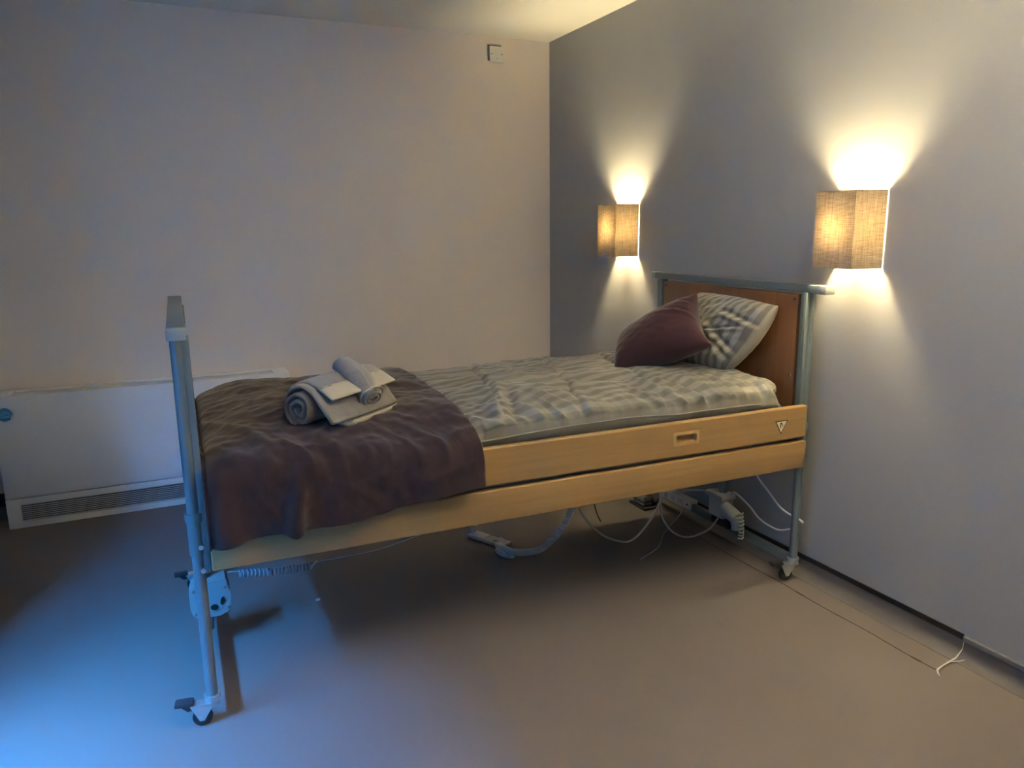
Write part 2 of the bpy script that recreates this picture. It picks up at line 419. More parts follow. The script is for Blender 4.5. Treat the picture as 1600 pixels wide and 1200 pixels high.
# ------------------------------------------------------------------ wall lamps
def make_lamp(y_near, label):
    W, D, z0, z1 = .192, .130, 1.203, 1.457
    cy = y_near + W / 2
    t = tag(empty('wall_lamp', (0, cy, z0)), label, 'lamp', 'linen wall lamps above the bed')
    hgt = z1 - z0; hw = W / 2
    out = [(-.0025, -hw), (-D, -hw + .014), (-D, hw - .014), (-.0025, hw)]
    inn = [(-.0025, -hw + .002), (-D + .002, -hw + .0155), (-D + .002, hw - .0155), (-.0025, hw - .002)]
    s = MB(); poly = out + inn[::-1]
    A = [s.bm.verts.new((a, b, 0)) for a, b in poly]; B = [s.bm.verts.new((a, b, hgt)) for a, b in poly]
    for i in range(8): s.bm.faces.new((A[i], A[(i + 1) % 8], B[(i + 1) % 8], B[i]))
    for i in range(3):
        s.bm.faces.new((A[i], A[i + 1], A[6 - i], A[7 - i])); s.bm.faces.new((B[i], B[i + 1], B[6 - i], B[7 - i]))
    s.build('lamp_shade', 'shade', t)
    for z in (.002, hgt - .002):
        MB().tube([(a * .985 - .0005, b * .975, z) for a, b in out], .0012, 6).build('shade_wire', 'white_gloss', t)
    MB().box((-.002, -hw + .012, .012), (-.0004, hw - .012, hgt - .012), .0005).build('back_plate', 'white_gloss', t)
    br = MB(); br.tube([(-.002, 0, .02), (-.06, 0, .02), (-.076, 0, .026)], .005, 8)
    br.cyl((-.076, 0, .02), (-.076, 0, .085), .018, .026, 16); br.build('lamp_holder', 'white_gloss', t, 'auto')
    b = MB(); prof = [(.012, .095), (.014, .105), (.030, .130), (.036, .150), (.033, .168), (.020, .183), (.001, .188)]
    b.tube([(-.076, 0, z - .010) for r, z in prof], [r for r, z in prof], 18); bo = b.build('bulb', 'bulb', t, True)
    return t
make_lamp(-.955, 'linen wall lamp nearer the room corner, the smaller of two in view')
make_lamp(-2.385, 'linen wall lamp beside the headboard, the larger and nearer of two')

# added fill light shaped as an uplighter, out of the frame, brightening the room
def make_fill_lamp(x, y):
    t = tag(empty('added_fill_lamp', (x, y, 0)), 'added unseen fill light shaped as a tall floor uplighter, outside the frame on the right', 'lamp')
    MB().tube([(0, 0, z) for z in (0, .012, .022, .03)], [.14, .14, .12, .02], 32).build('base', 'steel', t, 'auto')
    MB().cyl((0, 0, .02), (0, 0, 1.70), .012, seg=16).build('pole', 'steel', t, 'auto')
    m = MB(); prof = [(.012, 1.69), (.05, 1.70), (.10, 1.735), (.14, 1.79), (.155, 1.83), (.152, 1.83), (.137, 1.793), (.098, 1.741), (.05, 1.708), (.012, 1.70)]
    m.lathe(prof); m.build('bowl', 'white_gloss', t, True)
    p = [(.016, 1.70), (.022, 1.715), (.042, 1.74), (.048, 1.765), (.040, 1.79), (.022, 1.806), (.002, 1.81)]
    MB().tube([(0, 0, z) for r, z in p], [r for r, z in p], 20).build('bulb', 'fill_glow', t, True)
make_fill_lamp(-.62, -3.62)

# ------------------------------------------------------------------ the profiling bed
BED_LOC = (-.0641, -2.1445, 0); BED_RZ = -.0196
bed = tag(empty('profiling_bed', BED_LOC, BED_RZ), 'profiling care bed with beech side rails and grey metal ends on castors', 'bed')
bedM = Matrix.Translation(BED_LOC) @ Matrix.Rotation(BED_RZ, 4, 'Z')
L, WB = 2.10, .9036
def end_frame(x, s, ztop):
    """s=+1: inner side of the end towards +x"""
    yn, yf = 0.0, WB
    for y in (yn, yf):
        MB().cyl((x, y, .60), (x, y, ztop - .028), .0165, seg=24).build('upper_post', 'steel', bed, 'auto')
        sl = MB(); sl.cyl((x, y, .505), (x, y, .615), .0195, seg=24); sl.cyl((x, y, .600), (x, y, .624), .0235, seg=24)
        sl.build('post_sleeve', 'steel', bed, 'auto')
        MB().cyl((x, y, .086), (x, y, .51), .0158, seg=24).build('leg', 'steel', bed, 'auto')
        sg = -1 if y == yn else 1
        # flat channel on the inner face
        ch = MB(); xa, xb = sorted((x + s * .013, x + s * .030))
        ch.box((xa, y - .013, .452), (xb, y + .013, ztop - .027), .002)
        c = ch.build('channel', 'steel', bed, 'auto')
        for z in (.463, .53): MB().cyl((x + s * .010, y + sg * .010, z), (x + s * .010, y + sg * .022, z), .0065, seg=12).build('bolt', 'silver', c, 'auto')
    xa, xb = sorted((x - s * .020, x + s * .024))
    tr = MB().box((xa, -.052, ztop - .028), (xb, .948, ztop), .003).build('top_rail', 'steel', bed, 'auto')
    for ya_, yb_ in ((-.094, -.050), (.946, .975)):
        if x < -1: ya_ = max(ya_, -.075)
        MB().box((xa - .001, ya_, ztop - .030), (xb + .001, yb_, ztop + .001), .003).build('end_cap', 'steel_cap', tr, 'auto')
    # panel
    xa, xb = sorted((x + s * .006, x + s * .024))
    pn = MB().box((xa, .032, .50), (xb, WB - .032, ztop - .036), .002).build('panel', 'board', bed, 'auto')
    pn['label'] = 'brown wood-look panel'
    xi = x + s * .0245
    for y, z in ((.05, ztop - .055), (WB - .05, ztop - .055), (.05, .80)):
        MB().cyl((xi - s * .001, y, z), (xi + s * .0015, y, z), .0045, seg=10).build('screw', 'pedal', pn)
    # bottom cross bar
    MB().box((x - .013, .012, .062), (x + .013, WB - .012, .094), .003).build('cross_bar', 'steel', bed, 'auto')
    MB().box((x + s * .012 - .012, .02, .47), (x + s * .012 + .012, WB - .02, .50), .003).build('cross_bar', 'steel', bed, 'auto')
    # castors
    for y, ang in ((yn, R_(-8)), (yf, R_(6))):
        castor(x, y, ang)
def castor(x, y, ang):
    # wheel trails towards -x
    mt = Matrix.Translation((x, y, 0)) @ Matrix.Rotation(ang, 4, 'Z')
    f = MB()
    f.cyl((0, 0, .070), (0, 0, .086), .021, seg=24); f.cyl((0, 0, .082), (0, 0, .090), .0225, seg=24)
    f.box((-.056, -.0155, .061), (.018, .0155, .069), .002)
    for yy in (-.0155, .0125):
        f.prism([(-.058, .066), (.004, .066), (-.024, .020), (-.036, .020)], lambda a, b, d: Vector((a, d, b)), yy, yy + .003)
    f.cyl((-.030, -.019, .027), (-.030, .019, .027), .0045, seg=10)
    for v in f.bm.verts: v.co = mt @ v.co
    fk = f.build('castor_fork', 'silver', bed, 'auto')
    w = MB(); w.tube([(-.030, yy, .0265) for yy in (-.0105, -.009, -.006, .006, .009, .0105)], [.019, .024, .0262, .0262, .024, .019], 32)
    for v in w.bm.verts: v.co = mt @ v.co
    w.build('wheel', 'rubber', fk, 'auto')
    rg = MB(); rg.cyl((-.030, -.0118, .0265), (-.030, .0118, .0265), .0165, seg=24)
    for v in rg.bm.verts: v.co = mt @ v.co
    rg.build('wheel_hub', 'pedal', fk, 'auto')
    p = MB(); p.box((-.098, -.016, .068), (-.050, .016, .080), .003)
    p.prism([(-.085, .068), (-.056, .068), (-.052, .052), (-.066, .050)], lambda a, b, d: Vector((a, d, b)), -.009, .009)
    for v in p.bm.verts: v.co = mt @ v.co
    p.build('brake_pedal', 'pedal', fk, 'auto')
end_frame(0.0, -1, 1.137)
end_frame(-L, 1, 1.121)

# side rails
def boolean_cut(o, cutter):
    md = o.modifiers.new('cut', 'BOOLEAN'); md.object = cutter; md.operation = 'DIFFERENCE'; md.solver = 'EXACT'
    dg = bpy.context.evaluated_depsgraph_get(); me = bpy.data.meshes.new_from_object(o.evaluated_get(dg))
    o.modifiers.clear(); old = o.data; o.data = me; bpy.data.meshes.remove(old); bpy.data.objects.remove(cutter)
RX0, RX1 = -2.068, -.024
def side_rail(y, z0, z1, x1=RX1):
    return MB().box((RX0, y - .0125, z0), (x1, y + .0125, z1), .006, 3).build('side_rail', 'beech', bed, 'auto')
up_near = side_rail(-.0345, .584, .705)
side_rail(-.0345, .467, .571, -.019)
side_rail(WB + .0345, .584, .705); side_rail(WB + .0345, .467, .571)
gx, gz = -.5575, .647
cut = MB().box((gx - .042, -.0345 - .02, gz - .014), (gx + .042, -.0345 + .006, gz + .014), .006).build('cutter', None)
cut.parent = bed
bpy.context.view_layer.update()
boolean_cut(up_near, cut); up_near.data.shade_flat()
# grip insert: rim ring around the recess
g = MB(); yfce = -.047
def rrect(hx, hz, r, n=5):
    pts = []
    for cx, cz, a0 in ((hx - r, hz - r, 0), (-hx + r, hz - r, 90), (-hx + r, -hz + r, 180), (hx - r, -hz + r, 270)):
        for k in range(n + 1):
            a = R_(a0 + 90 * k / n); pts.append((cx + r * math.cos(a), cz + r * math.sin(a)))
    return pts
o_, i_ = rrect(.053, .0235, .006), rrect(.041, .0135, .006); n = len(o_); rings = []
for pts, yy in ((o_, yfce + .0005), (o_, yfce - .003), (i_, yfce - .0045), (i_, yfce + .018)):
    rings.append([g.bm.verts.new((gx + a, yy, gz + b)) for a, b in pts])
for q in range(3):
    for k in range(n): g.bm.faces.new((rings[q][k], rings[q][(k + 1) % n], rings[q + 1][(k + 1) % n], rings[q + 1][k]))
g.bm.faces.new(rings[3])
gr = g.build('grip_recess', 'beech_edge', up_near, 'auto'); gr['label'] = 'recessed plastic finger grip'
# triangular warning sticker
sx, sz = -.143, .640; fy = lambda a, b, d: Vector((sx + a, d, sz + b))
st = MB().prism([(-.029, .0205), (.029, .0205), (0, -.030)], fy, yfce - .0006, yfce + .0004).build('warning_sticker', 'ink', up_near)
st['label'] = 'small inverted triangle sticker with a black pictogram'
MB().prism([(-.0235, .0170), (.0235, .0170), (0, -.0235)], fy, yfce - .0011, yfce - .0005).build('sticker_face', 'yellow_sticker', st)
pg = MB(); a, b = yfce - .0016, yfce - .0010
pg.prism([(-.0062, .0125), (.0015, .0125), (.0015, .0085), (-.0022, .0075), (-.0022, -.0075), (-.0062, -.0045)], fy, a, b)
pg.prism([(.0012, .0085), (.0048, .0100), (.0048, .0045), (.0012, .0030)], fy, a, b)
pg.prism([(.0035, .0010), (.0075, .0040), (.0062, -.0025), (.0035, -.0045)], fy, a, b)
pg.build('pictogram', 'ink', st)

# chassis under the mattress
for y in (.06, WB - .06): MB().box((-2.07, y - .02, .475), (-.03, y + .02, .525), .003).build('side_frame', 'steel', bed, 'auto')
for x in (-1.85, -1.55, -1.25, -.95, -.65, -.35, -.12):
    MB().box((x - .05, .03, .526), (x + .05, WB - .03, .538), .003).build('platform_slat', 'steel', bed, 'auto')
for x in (-2.09, -.01):
    for y in (0.0, WB):
        sg = 1 if y == 0 else -1
        MB().box((x - .004 if x < -1 else x - .02, y + sg * .012 - .008, .655), (x + .025 if x < -1 else x + .0, y + sg * .012 + .008, .685), .003).build('rail_catch', 'steel_cap', bed, 'auto')

# lifting motors on the two ends
def motor_foot():
    x, y = -L, .45
    m = MB()
    # rounded housing seen from the side, broad face towards the room
    poly = [(-.052, .125), (-.060, .150), (-.060, .195), (-.050, .225), (-.035, .238), (.045, .242), (.058, .236), (.066, .190), (.066, .140), (.055, .122), (.030, .116), (-.030, .112)]
    m.prism(poly, lambda a, b, d: Vector((x + .018 + a, d, b)), y - .045, y + .045)
    bm = m.bm; bmesh.ops.bevel(bm, geom=bm.edges[:], offset=.005, segments=2, affect='EDGES')
    h = m.build('lift_motor', 'steel_cap', bed, 'auto'); h['label'] = 'pale grey lifting motor housing with screws'
    yf = y - .0455
    for a, b in ((-.045, .215), (-.044, .135), (.050, .213), (.057, .140)):
        MB().cyl((x + .018 + a, yf - .002, b), (x + .018 + a, yf + .001, b), .0052, seg=14).build('screw', 'captrim', h)
    MB().prism([(.012 + .012 * math.cos(k / 16 * 6.283), .150 + .009 * math.sin(k / 16 * 6.283)) for k in range(16)], lambda a, b, d: Vector((x + .018 + a, d, b)), yf - .004, yf + .001).build('socket', 'black', h)
    MB().prism([(.038 + .006 * math.cos(k / 16 * 6.283) + .003 * math.sin(k / 16 * 6.283), .168 + .013 * math.sin(k / 16 * 6.283)) for k in range(16)], lambda a, b, d: Vector((x + .018 + a, d, b)), yf - .004, yf + .001).build('socket', 'black', h)
    MB().cyl((x + .005, y, .236), (x + .005, y, .47), .017, seg=20).build('lift_column', 'steel', bed, 'auto')
    MB().cyl((x + .012, y - .03, .07), (x + .012, y - .03, .118), .012, .016, seg=16).build('lift_foot', 'steel', bed, 'auto')
motor_foot()
def motor_head():
    x, y = -.02, .40
    c = MB(); c.cyl((x, y, .225), (x, y, .47), .018, seg=20); c.build('lift_column', 'steel', bed, 'auto')
    m = MB(); m.box((x - .035, y - .045, .118), (x + .028, y + .055, .215), .014, 3)
    m.box((x - .045, y - .05, .205), (x + .03, y + .06, .228), .006, 2)
    h = m.build('lift_motor', 'beige', bed, 'auto'); h['label'] = 'beige lifting motor under the head end'
    d = MB(); d.cyl((x - .02, y - .04, .172), (x - .02, y - .125, .150), .030, .029, seg=24)
    d.cyl((x - .02, y - .115, .158), (x - .02, y - .122, .105), .027, .022, seg=20); d.build('motor_barrel', 'beige', h, 'auto')
    k = MB(); k.box((x - .030, y + .05, .196), (x - .008, y + .085, .214), .003)
    k.build('plug_socket', 'beige', h, 'auto')
    MB().box((x - .018, y - .06, .080), (x + .014, y + .05, .118), .004).build('motor_foot', 'rubber', h, 'auto')
    s = MB(); s.tube(helix([(x - .03, y - .150, .190), (x - .03, y - .160, .13), (x - .03, y - .158, .075)], 8, .010), .0028, 6)
    s.build('coiled_lead', 'cable_grey', h, True)
motor_head()

# hanging leads under the bed (they belong to its wiring)
def cable(pts, r=.0032, m='cable_grey', name='cable', seg=8, n=40):
    o = MB().tube(catmull(pts, n), r, seg).build(name, m, bed, True); return o
cable([(-.72, .45, .50), (-.70, .45, .27), (-.655, .45, .185), (-.589, .45, .117), (-.52, .45, .078), (-.45, .45, .063), (-.385, .45, .105), (-.33, .45, .17), (-.296, .45, .236), (-.25, .45, .36), (-.2, .45, .49)], .0042)
cable([(-.60, .47, .50), (-.612, .47, .27), (-.603, .47, .21), (-.583, .47, .165)], .0025, 'cable_black')
cable([(-.30, .46, .49), (-.305, .45, .25), (-.30, .45, .16), (-.259, .45, .086), (-.20, .45, .040), (-.14, .44, .030), (-.07, .42, .058), (-.04, .40, .112)], .0042)
cable([(-.028, .475, .205), (-.04, .53, .196), (-.04, .62, .165), (-.045, .70, .125), (-.05, .76, .10)], .003)
cable([(-.01, .36, .228), (-.02, .32, .248), (-.02, .237, .221), (-.02, .18, .190), (-.02, .121, .178), (-.02, .06, .180), (-.005, .018, .197)], .0042)
cable([(-.03, .25, .46), (-.02, .202, .364), (-.02, .13, .315), (-.02, .05, .27), (.006, -.020, .245), (.012, -.026, .236)], .0042)
# coiled lead from the foot motor, then a straight run
cable([(-2.02, .45, .243), (-2.00, .45, .240), (-1.985, .45, .238)], .0030, 'cable_blue')
MB().tube(helix([(-1.985, .45, .230), (-1.86, .45, .214), (-1.745, .45, .212)], 20, .0115), .0028, 6).build('coiled_cable', 'cable_blue', bed, True)
cable([(-1.745, .45, .214), (-1.728, .45, .222), (-1.66, .45, .222), (-1.52, .45, .226), (-1.40, .45, .246), (-1.30, .45, .275), (-1.22, .45, .36), (-1.2, .45, .48)], .0026, 'cable_blue')
MB().tube([(-1.752, .442, .205), (-1.738, .442, .222), (-1.728, .442, .228)], .003, 6).build('cable_tie', 'white', bed, True)

# ------------------------------------------------------------------ handset on the floor
def W(p): return bedM @ Vector(p)
hs = tag(empty('bed_handset', W((-.93, .82, 0)), BED_RZ + R_(-62)), 'grey bed remote with a hook lying on the floor under the bed', 'remote')
MB().box((-.115, -.030, .003), (.095, .030, .020), .006, 3).build('body', 'beige', hs, 'auto')
MB().box((-.110, -.026, .0195), (-.02, .026, .0225), .001).build('keypad', 'white', hs, 'auto')
MB().prism([(.02, .018), (.045, .032), (.09, .018)], lambda a, b, d: Vector((a, d, b)), -.018, .018).build('cable_boss', 'beige', hs, 'auto')
hk = MB(); hk.box((-.108, -.020, .020), (-.100, .020, .070), .002); hk.box((-.135, -.020, .064), (-.070, .020, .071), .002)
hk.build('hook', 'beige', hs, 'auto')
hp = [(-.93, .74, .02), (-.93, .68, .028), (-.91, .60, .04), (-.84, .52, .07), (-.78, .48, .14), (-.735, .46, .22), (-.71, .45, .32), (-.70, .45, .46)]
inv = hs.matrix_basis.inverted()
hp2 = [inv @ W(p) for p in hp]
cc = MB(); cc.tube(helix(hp2, 85, .0115, 8), .0046, 6); cc.build('coiled_cable', 'cable_grey', hs, True)
kn = MB(); kn.tube(helix([inv @ W(p) for p in ((-.945, .70, .016), (-.935, .66, .016), (-.91, .62, .018))], 10, .013, 8), .0046, 6); kn.build('coiled_cable', 'cable_grey', hs, True)

# ------------------------------------------------------------------ extension strip and plug by the wall
es = tag(empty('extension_strip', (-.052, -1.41, .064)), 'white socket strip on the wall under the head of the bed', 'power strip')
MB().box((-.022, -.115, 0), (.022, .125, .044), .004).build('strip_body', 'white', es, 'auto')
for k in range(3):
    y = -.03 + k * .05
    MB().box((-.0235, y - .015, .010), (-.0215, y + .015, .034), .001).build('socket', 'beige', es, 'auto')
MB().cyl((-.0238, -.092, .024), (-.0218, -.092, .024), .005, seg=12).build('switch', 'pedal', es)
ad = tag(empty('mains_adapter', (-.13, -1.22, 0)), 'black mains plug block on the floor by the socket strip', 'adapter')
MB().box((-.035, -.075, .0), (.035, .06, .012), .003).build('base', 'rubber', ad, 'auto')
MB().box((-.024, -.05, .012), (.026, .035, .060), .006).build('body', 'beige', ad, 'auto')
MB().box((-.028, -.056, .030), (.030, .04, .038), .003).build('band', 'rubber', ad, 'auto')
MB().box((-.03, .03, .052), (.03, .075, .062), .003).build('lid', 'rubber', ad, 'auto')
def floor_cable(name, pts, r, m, label):
    return tag(MB().tube(catmull(pts, 40), r, 8).build(name, m, None, True), label, 'cable')
floor_cable('power_cable', [(-.12, -1.24, .055), (-.20, -1.12, .05), (-.32, -1.04, .012), (-.45, -1.02, .004), (-.60, -.98, .004)], .0035, 'cable_grey', 'grey mains lead lying on the floor behind the black plug block')
floor_cable('power_cable', [(-.075, -1.46, .10), (-.10, -1.50, .06), (-.16, -1.50, .004), (-.26, -1.58, .004), (-.36, -1.68, .004), (-.5, -1.75, .004)], .0022, 'cable_blue', 'thin lead trailing over the floor from the socket strip')
# loose washer
wa = MB(); wa.tube([(.007 * math.cos(k / 20 * 6.2832), .007 * math.sin(k / 20 * 6.2832), .002) for k in range(21)], .0022, 6)
tag(wa.build('washer', 'white', None, True, (-1.764, -1.507, 0.0002)), 'tiny pale ring lying on the bare floor under the bed', 'washer')

# ------------------------------------------------------------------ mattress (grey sheet)
def soft_box(name, lo, hi, m, bev, label, cat, amp=.004):
    b = MB(); b.box(lo, hi, bev, 6); bm = b.bm
    bmesh.ops.subdivide_edges(bm, edges=[e for e in bm.edges if e.calc_length() > .2], cuts=24, use_grid_fill=True)
    for v in bm.verts: v.co += Vector((0, 0, 1)) * amp * nz(v.co.x * 5, v.co.y * 6) + Vector((0, 1, 0)) * amp * nz(v.co.x * 9, v.co.z * 9, 4)
    o = b.build(name, m, None, True); o.matrix_basis = bedM
    return tag(o, label, cat)
mt = soft_box('mattress', (-2.045, .022, .540), (-.055, WB - .022, .705), 'sheet', .035, 'mattress in a grey sheet lying on the bed frame', 'mattress')

# ------------------------------------------------------------------ duvet
DX0, DX1 = -1.80, -.115
def duvet_top(x, y):
    """wrinkle field on top of the base shape"""
    d = y + .0                         # distance from the near edge
    w = .0100 * nz(x * 4.1, y * 3.2, 1.7) + .0065 * nz(x * 8 + y * 5, y * 7 - x * 2, 5.1)
    w += .0042 * ridge(x * 7 + 3 * nz(x * 2, y * 2, 9), y * 13 + x * 3, 2.2)
    w += .0016 * nz(x * 30, y * 18, 3.3)
    # gathers that fan out of the near seam
    s = x + .55 * d + .03 * nz(x * 5, y * 6, 8.8)
    gath = ridge(s * 13, d * 2.2, 4.0) * .7 + .5 * nz(s * 31, d * 4, 6.0)
    w += .0150 * gath * math.exp(-((d - .06) / .14) ** 2)
    w += .006 * ridge(s * 24 + 5, d * 3, 7.0) * math.exp(-((d - .03) / .09) ** 2)
    # ironed-in creases
    for cx, sl in ((-1.10, .22), (-.80, .30), (-.52, .18)):
        q = x - cx - sl * (y - .45) - .012 * nz(y * 7, cx * 3)
        w -= .0055 * math.exp(-abs(q) / .010); w += .0035 * math.exp(-((q - .022) / .018) ** 2)
    q = y - .62 - .012 * nz(x * 5, 3.1); w -= .004 * math.exp(-abs(q) / .010)
    # broad valley across the middle and a raised roll in front of it
    q = (y - .34) + .30 * (x + .95)
    env = math.exp(-((x + .85) / .28) ** 2)
    w -= .020 * env * math.exp(-(q / .045) ** 2); w += .012 * env * math.exp(-((q - .085) / .05) ** 2) + .010 * env * math.exp(-((q + .085) / .05) ** 2)
    # strong fold beside the throw
    q = (x + 1.17) - .35 * (y - .15)
    w += .014 * math.exp(-(q / .03) ** 2) * math.exp(-((y - .10) / .14) ** 2) - .012 * math.exp(-((q - .05) / .02) ** 2) * math.exp(-((y - .10) / .12) ** 2)
    return 1.45 * w
def make_duvet():
    ni, nj = 380, 190; yc, hy = .462, .468
    top, uv = [], []
    def seam_z(x): return .718 + .008 * nz(x * 3, .4) + .012 * sstep(-1.3, -.9, x) * (1 - sstep(-.8, -.5, x))
    def edge_y(x, s): return yc + s * (hy + (.008 * nz(x * 6, s * 3.0)))
    rows_t, rows_b, uvt = [], [], []
    for i in range(ni + 1):
        x = DX0 + (DX1 - DX0) * i / ni
        eu = min((x - DX0) / .10, (DX1 - x) / .085, 1.0); pu = (max(0.0, 1 - (1 - eu) ** 2.4)) ** .5
        drop = .055 * (1 - sstep(-1.37, -1.27, x))
        r1, r2, ru = [], [], []
        for j in range(nj + 1):
            v = -1 + 2 * j / nj; v = math.copysign(abs(v) ** .86, v)
            y = yc + v * ((edge_y(x, 1) - yc) if v > 0 else (yc - edge_y(x, -1)))
            pv = max(0.0, 1 - abs(v) ** 4) ** .52
            sz = seam_z(x)
            crown = .080 - drop + .018 * sstep(-.75, -.35, x) * (1 - .4 * sstep(.3, .9, y)) 
            amp = (pv ** .4) * pu * (1 - .85 * (1 - sstep(-1.37, -1.27, x)))
            z = sz - .02 * (1 - pu) + crown * pv * pu + duvet_top(x, y) * amp
            dy = .010 * nz(x * 16, y * 5, 7.7) * (1 - abs(v)) 
            gy = -.9 * duvet_top(x, y) * (1 - sstep(.0, .16, y)) * min(1, (1 + v) * 30) * pu * (1 if x > -1.27 else 0)
            r1.append((x, y + gy, z)); ru.append((x, y + .008 * nz(x * 3, y * 3, 2)))
            zb = max(.7085 if y > .024 else .690, sz - .02 * (1 - pu) - .06 * (pv ** .25))
            r2.append((x, y, zb))
        rows_t.append(r1); rows_b.append(r2); uvt.append(ru)
    a = grid_mesh('duvet', rows_t, uvt); b = grid_mesh('duvet_b', [r[::-1] for r in rows_b], [u[::-1] for u in uvt])
    bm = bmesh.new(); bm.from_mesh(a); bm.from_mesh(b); bmesh.ops.remove_doubles(bm, verts=bm.verts[:], dist=.0004)
    me = bpy.data.meshes.new('duvet'); bm.to_mesh(me); bm.free()
    o = link('duvet', me, 'duvet', None, True); o.matrix_basis = bedM
    tag(o, 'rumpled grey striped duvet spread over the bed', 'duvet')
    # piping along the near seam
    pts = [Vector((x, edge_y(x, -1) - .0005, seam_z(x))) for x in [DX0 + .1 + (DX1 - .09 - DX0 - .1) * k / 220 for k in range(221)]]
    pp = MB().tube(pts, .0032, 6).build('piping', 'duvet', o, True)
    # folded head end of the cover
    rows = []; ru = []
    for i in range(61):
        y = .03 + .86 * i / 60; row = []; u = []
        e = min((y - .03) / .05, (.89 - y) / .05, 1); k0 = max(.02, 1 - (1 - e) ** 2) ** .5
        for j in range(33):
            a = 2 * math.pi * j / 32
            rr = .040 * k0 * (1 + .10 * nz(y * 14, math.cos(a) * 1.3, math.sin(a) * 1.3))
            row.append((-.128 + rr * 1.3 * math.cos(a), y, .751 + rr * math.sin(a))); u.append((a * .04, y))
        rows.append(row); ru.append(u)
    link('folded_end', grid_mesh('folded_end', rows, ru), 'duvet', o, True)
    return o
duvet = make_duvet()

# ------------------------------------------------------------------ plum throw over the foot
def make_throw():
    x_foot, x_head = -2.060, -1.305
    sec = [(.992, .56), (.990, .66), (.975, .735), (.92, .782), (.82, .802), (.60, .812), (.38, .808), (.22, .797), (.10, .778), (.02, .756), (-.035, .737), (-.062, .711), (-.068, .67), (-.072, .62), (-.076, .56)]
    base = catmull([(0, y, z) for y, z in sec], 400)
    # arc-length resample
    acc = [0]
    for a, b in zip(base, base[1:]): acc.append(acc[-1] + (b - a).length)
    def at(s):
        s = max(0, min(acc[-1], s)); lo, hi = 0, len(acc) - 1
        while hi - lo > 1:
            m = (lo + hi) // 2
            if acc[m] <= s: lo = m
            else: hi = m
        f = (s - acc[lo]) / max(1e-9, acc[hi] - acc[lo]); p = base[lo].lerp(base[hi], f)
        t = (base[hi] - base[lo]).normalized(); return p, Vector((0, t.z, -t.y)) * 1.0, t
    S = acc[-1]; ni, nj = 230, 300
    s_top = next(acc[k] for k in range(len(acc)) if base[k].y < -.055)   # where it turns down the side
    rows, uv = [], []
    wrap = 26
    for i in range(-wrap, ni + 1):
        e = 0.0
        if i < 0: x = x_foot; e = -i / wrap * .17
        else: x = x_foot + (x_head - x_foot) * i / ni
        hem = .547 + .012 * sstep(-2.05, -1.85, x) + .042 * sstep(-1.75, -1.33, x) - .010 * math.exp(-((x + 1.855) / .02) ** 2) + .004 * nz(x * 11, 2.0)
        row, u = [], []
        dx = x - x_foot
        for j in range(nj + 1):
            s = S * j / nj
            p, n, t = at(s)
            n = Vector((0, -t.z, t.y)); n = -n if n.z < 0 or (abs(n.z) < .3 and n.y > 0 and p.y < .2) or (abs(n.z) < .3 and n.y < 0 and p.y > .6) else n
            hang = sstep(s_top - .03, s_top + .10, s)
            y, z = p.y, p.z
            if s > s_top:      # scale the drop to the hem line
                zt = .705; z = zt + (z - zt) * (zt - hem) / (zt - .56) if z < zt else z
            q = Vector((x, y, z))
            top = 1 - sstep(s_top - .34, s_top - .04, s)
            # slope towards the foot end
            q.z -= (.15 + .85 * top) * (1 - hang) * (.036 * max(0, (-1.83 - x) / .22) ** 2 + .0)
            xx, yy = x, y
            w = .0075 * nz(xx * 5, yy * 4, .3) + .0045 * nz(xx * 10 + yy * 6, yy * 9, 3.7) + .0025 * ridge(xx * 12, yy * 14, 6)
            w += .0016 * nz(xx * 38, yy * 30, 1)
            w += .006 * math.exp(-((xx + 1.92 + .5 * (yy - .1)) / .022) ** 2) * sstep(-.1, .1, yy) * (1 - sstep(.4, .6, yy))
            # soft creases near the turn
            ss = xx + .35 * yy
            w += .009 * ridge(ss * 11, yy * 5, 8.1) * math.exp(-((s - s_top) / .13) ** 2)
            # drape folds on the hanging side
            fold = .012 * math.sin(xx * 17 + 2.2 * nz(xx * 3, 1.1)) * .5 + .012 * nz(xx * 9, z * 2.5, 5.5) + .007 * ridge(xx * 10 + z * 9, z * 4 - xx * 2, 2.0) + .005 * ridge(xx * 8 - z * 14, z * 9, 4.4) + .003 * nz(xx * 32, z * 24, 3)
            fold += .026 * math.exp(-((xx + 1.858 - .16 * (z - .55)) / .022) ** 2) - .010 * math.exp(-((xx + 1.80 - .16 * (z - .55)) / .03) ** 2)
            fold += .016 * math.exp(-((xx + 2.03) / .04) ** 2)
            w = 1.5 * w * (1 - hang) + (1.35 * fold + .007) * hang
            q += n * w
            if q.y > -.0490 - .003 and q.z < .712 and s > s_top: q.y = min(q.y, -.054)
            # rounded edge and drop at the foot end
            r = .028
            if e > 0:
                q += -n * (min(e, .17) * (1.0 if n.z > .5 else .14)); q.x += -.006 + .006 * nz(yy * 9, e * 12, 4)
            elif dx < r:
                q += -n * (r - math.sqrt(max(0, r * r - (r - dx) ** 2))) * .8
            if i >= 0 and i > ni - 3: q += -n * .003 * (i - ni + 3) * .5
            q.x += .006 * nz(y * 5, z * 6, 11) * sstep(x_foot + .3, x_head, x) + .020 * hang * sstep(-1.6, x_head, x)*0
            q.x = max(q.x, -2.0735)
            row.append(q); u.append((x, s))
        rows.append(row); uv.append(u)
    o = link('throw_blanket', grid_mesh('throw_blanket', rows, uv), 'throw', None, True); o.matrix_basis = bedM
    md = o.modifiers.new('thickness', 'SOLIDIFY'); md.thickness = .005; md.offset = -1
    tag(o, 'dark plum fleece throw draped over the foot of the bed', 'blanket')
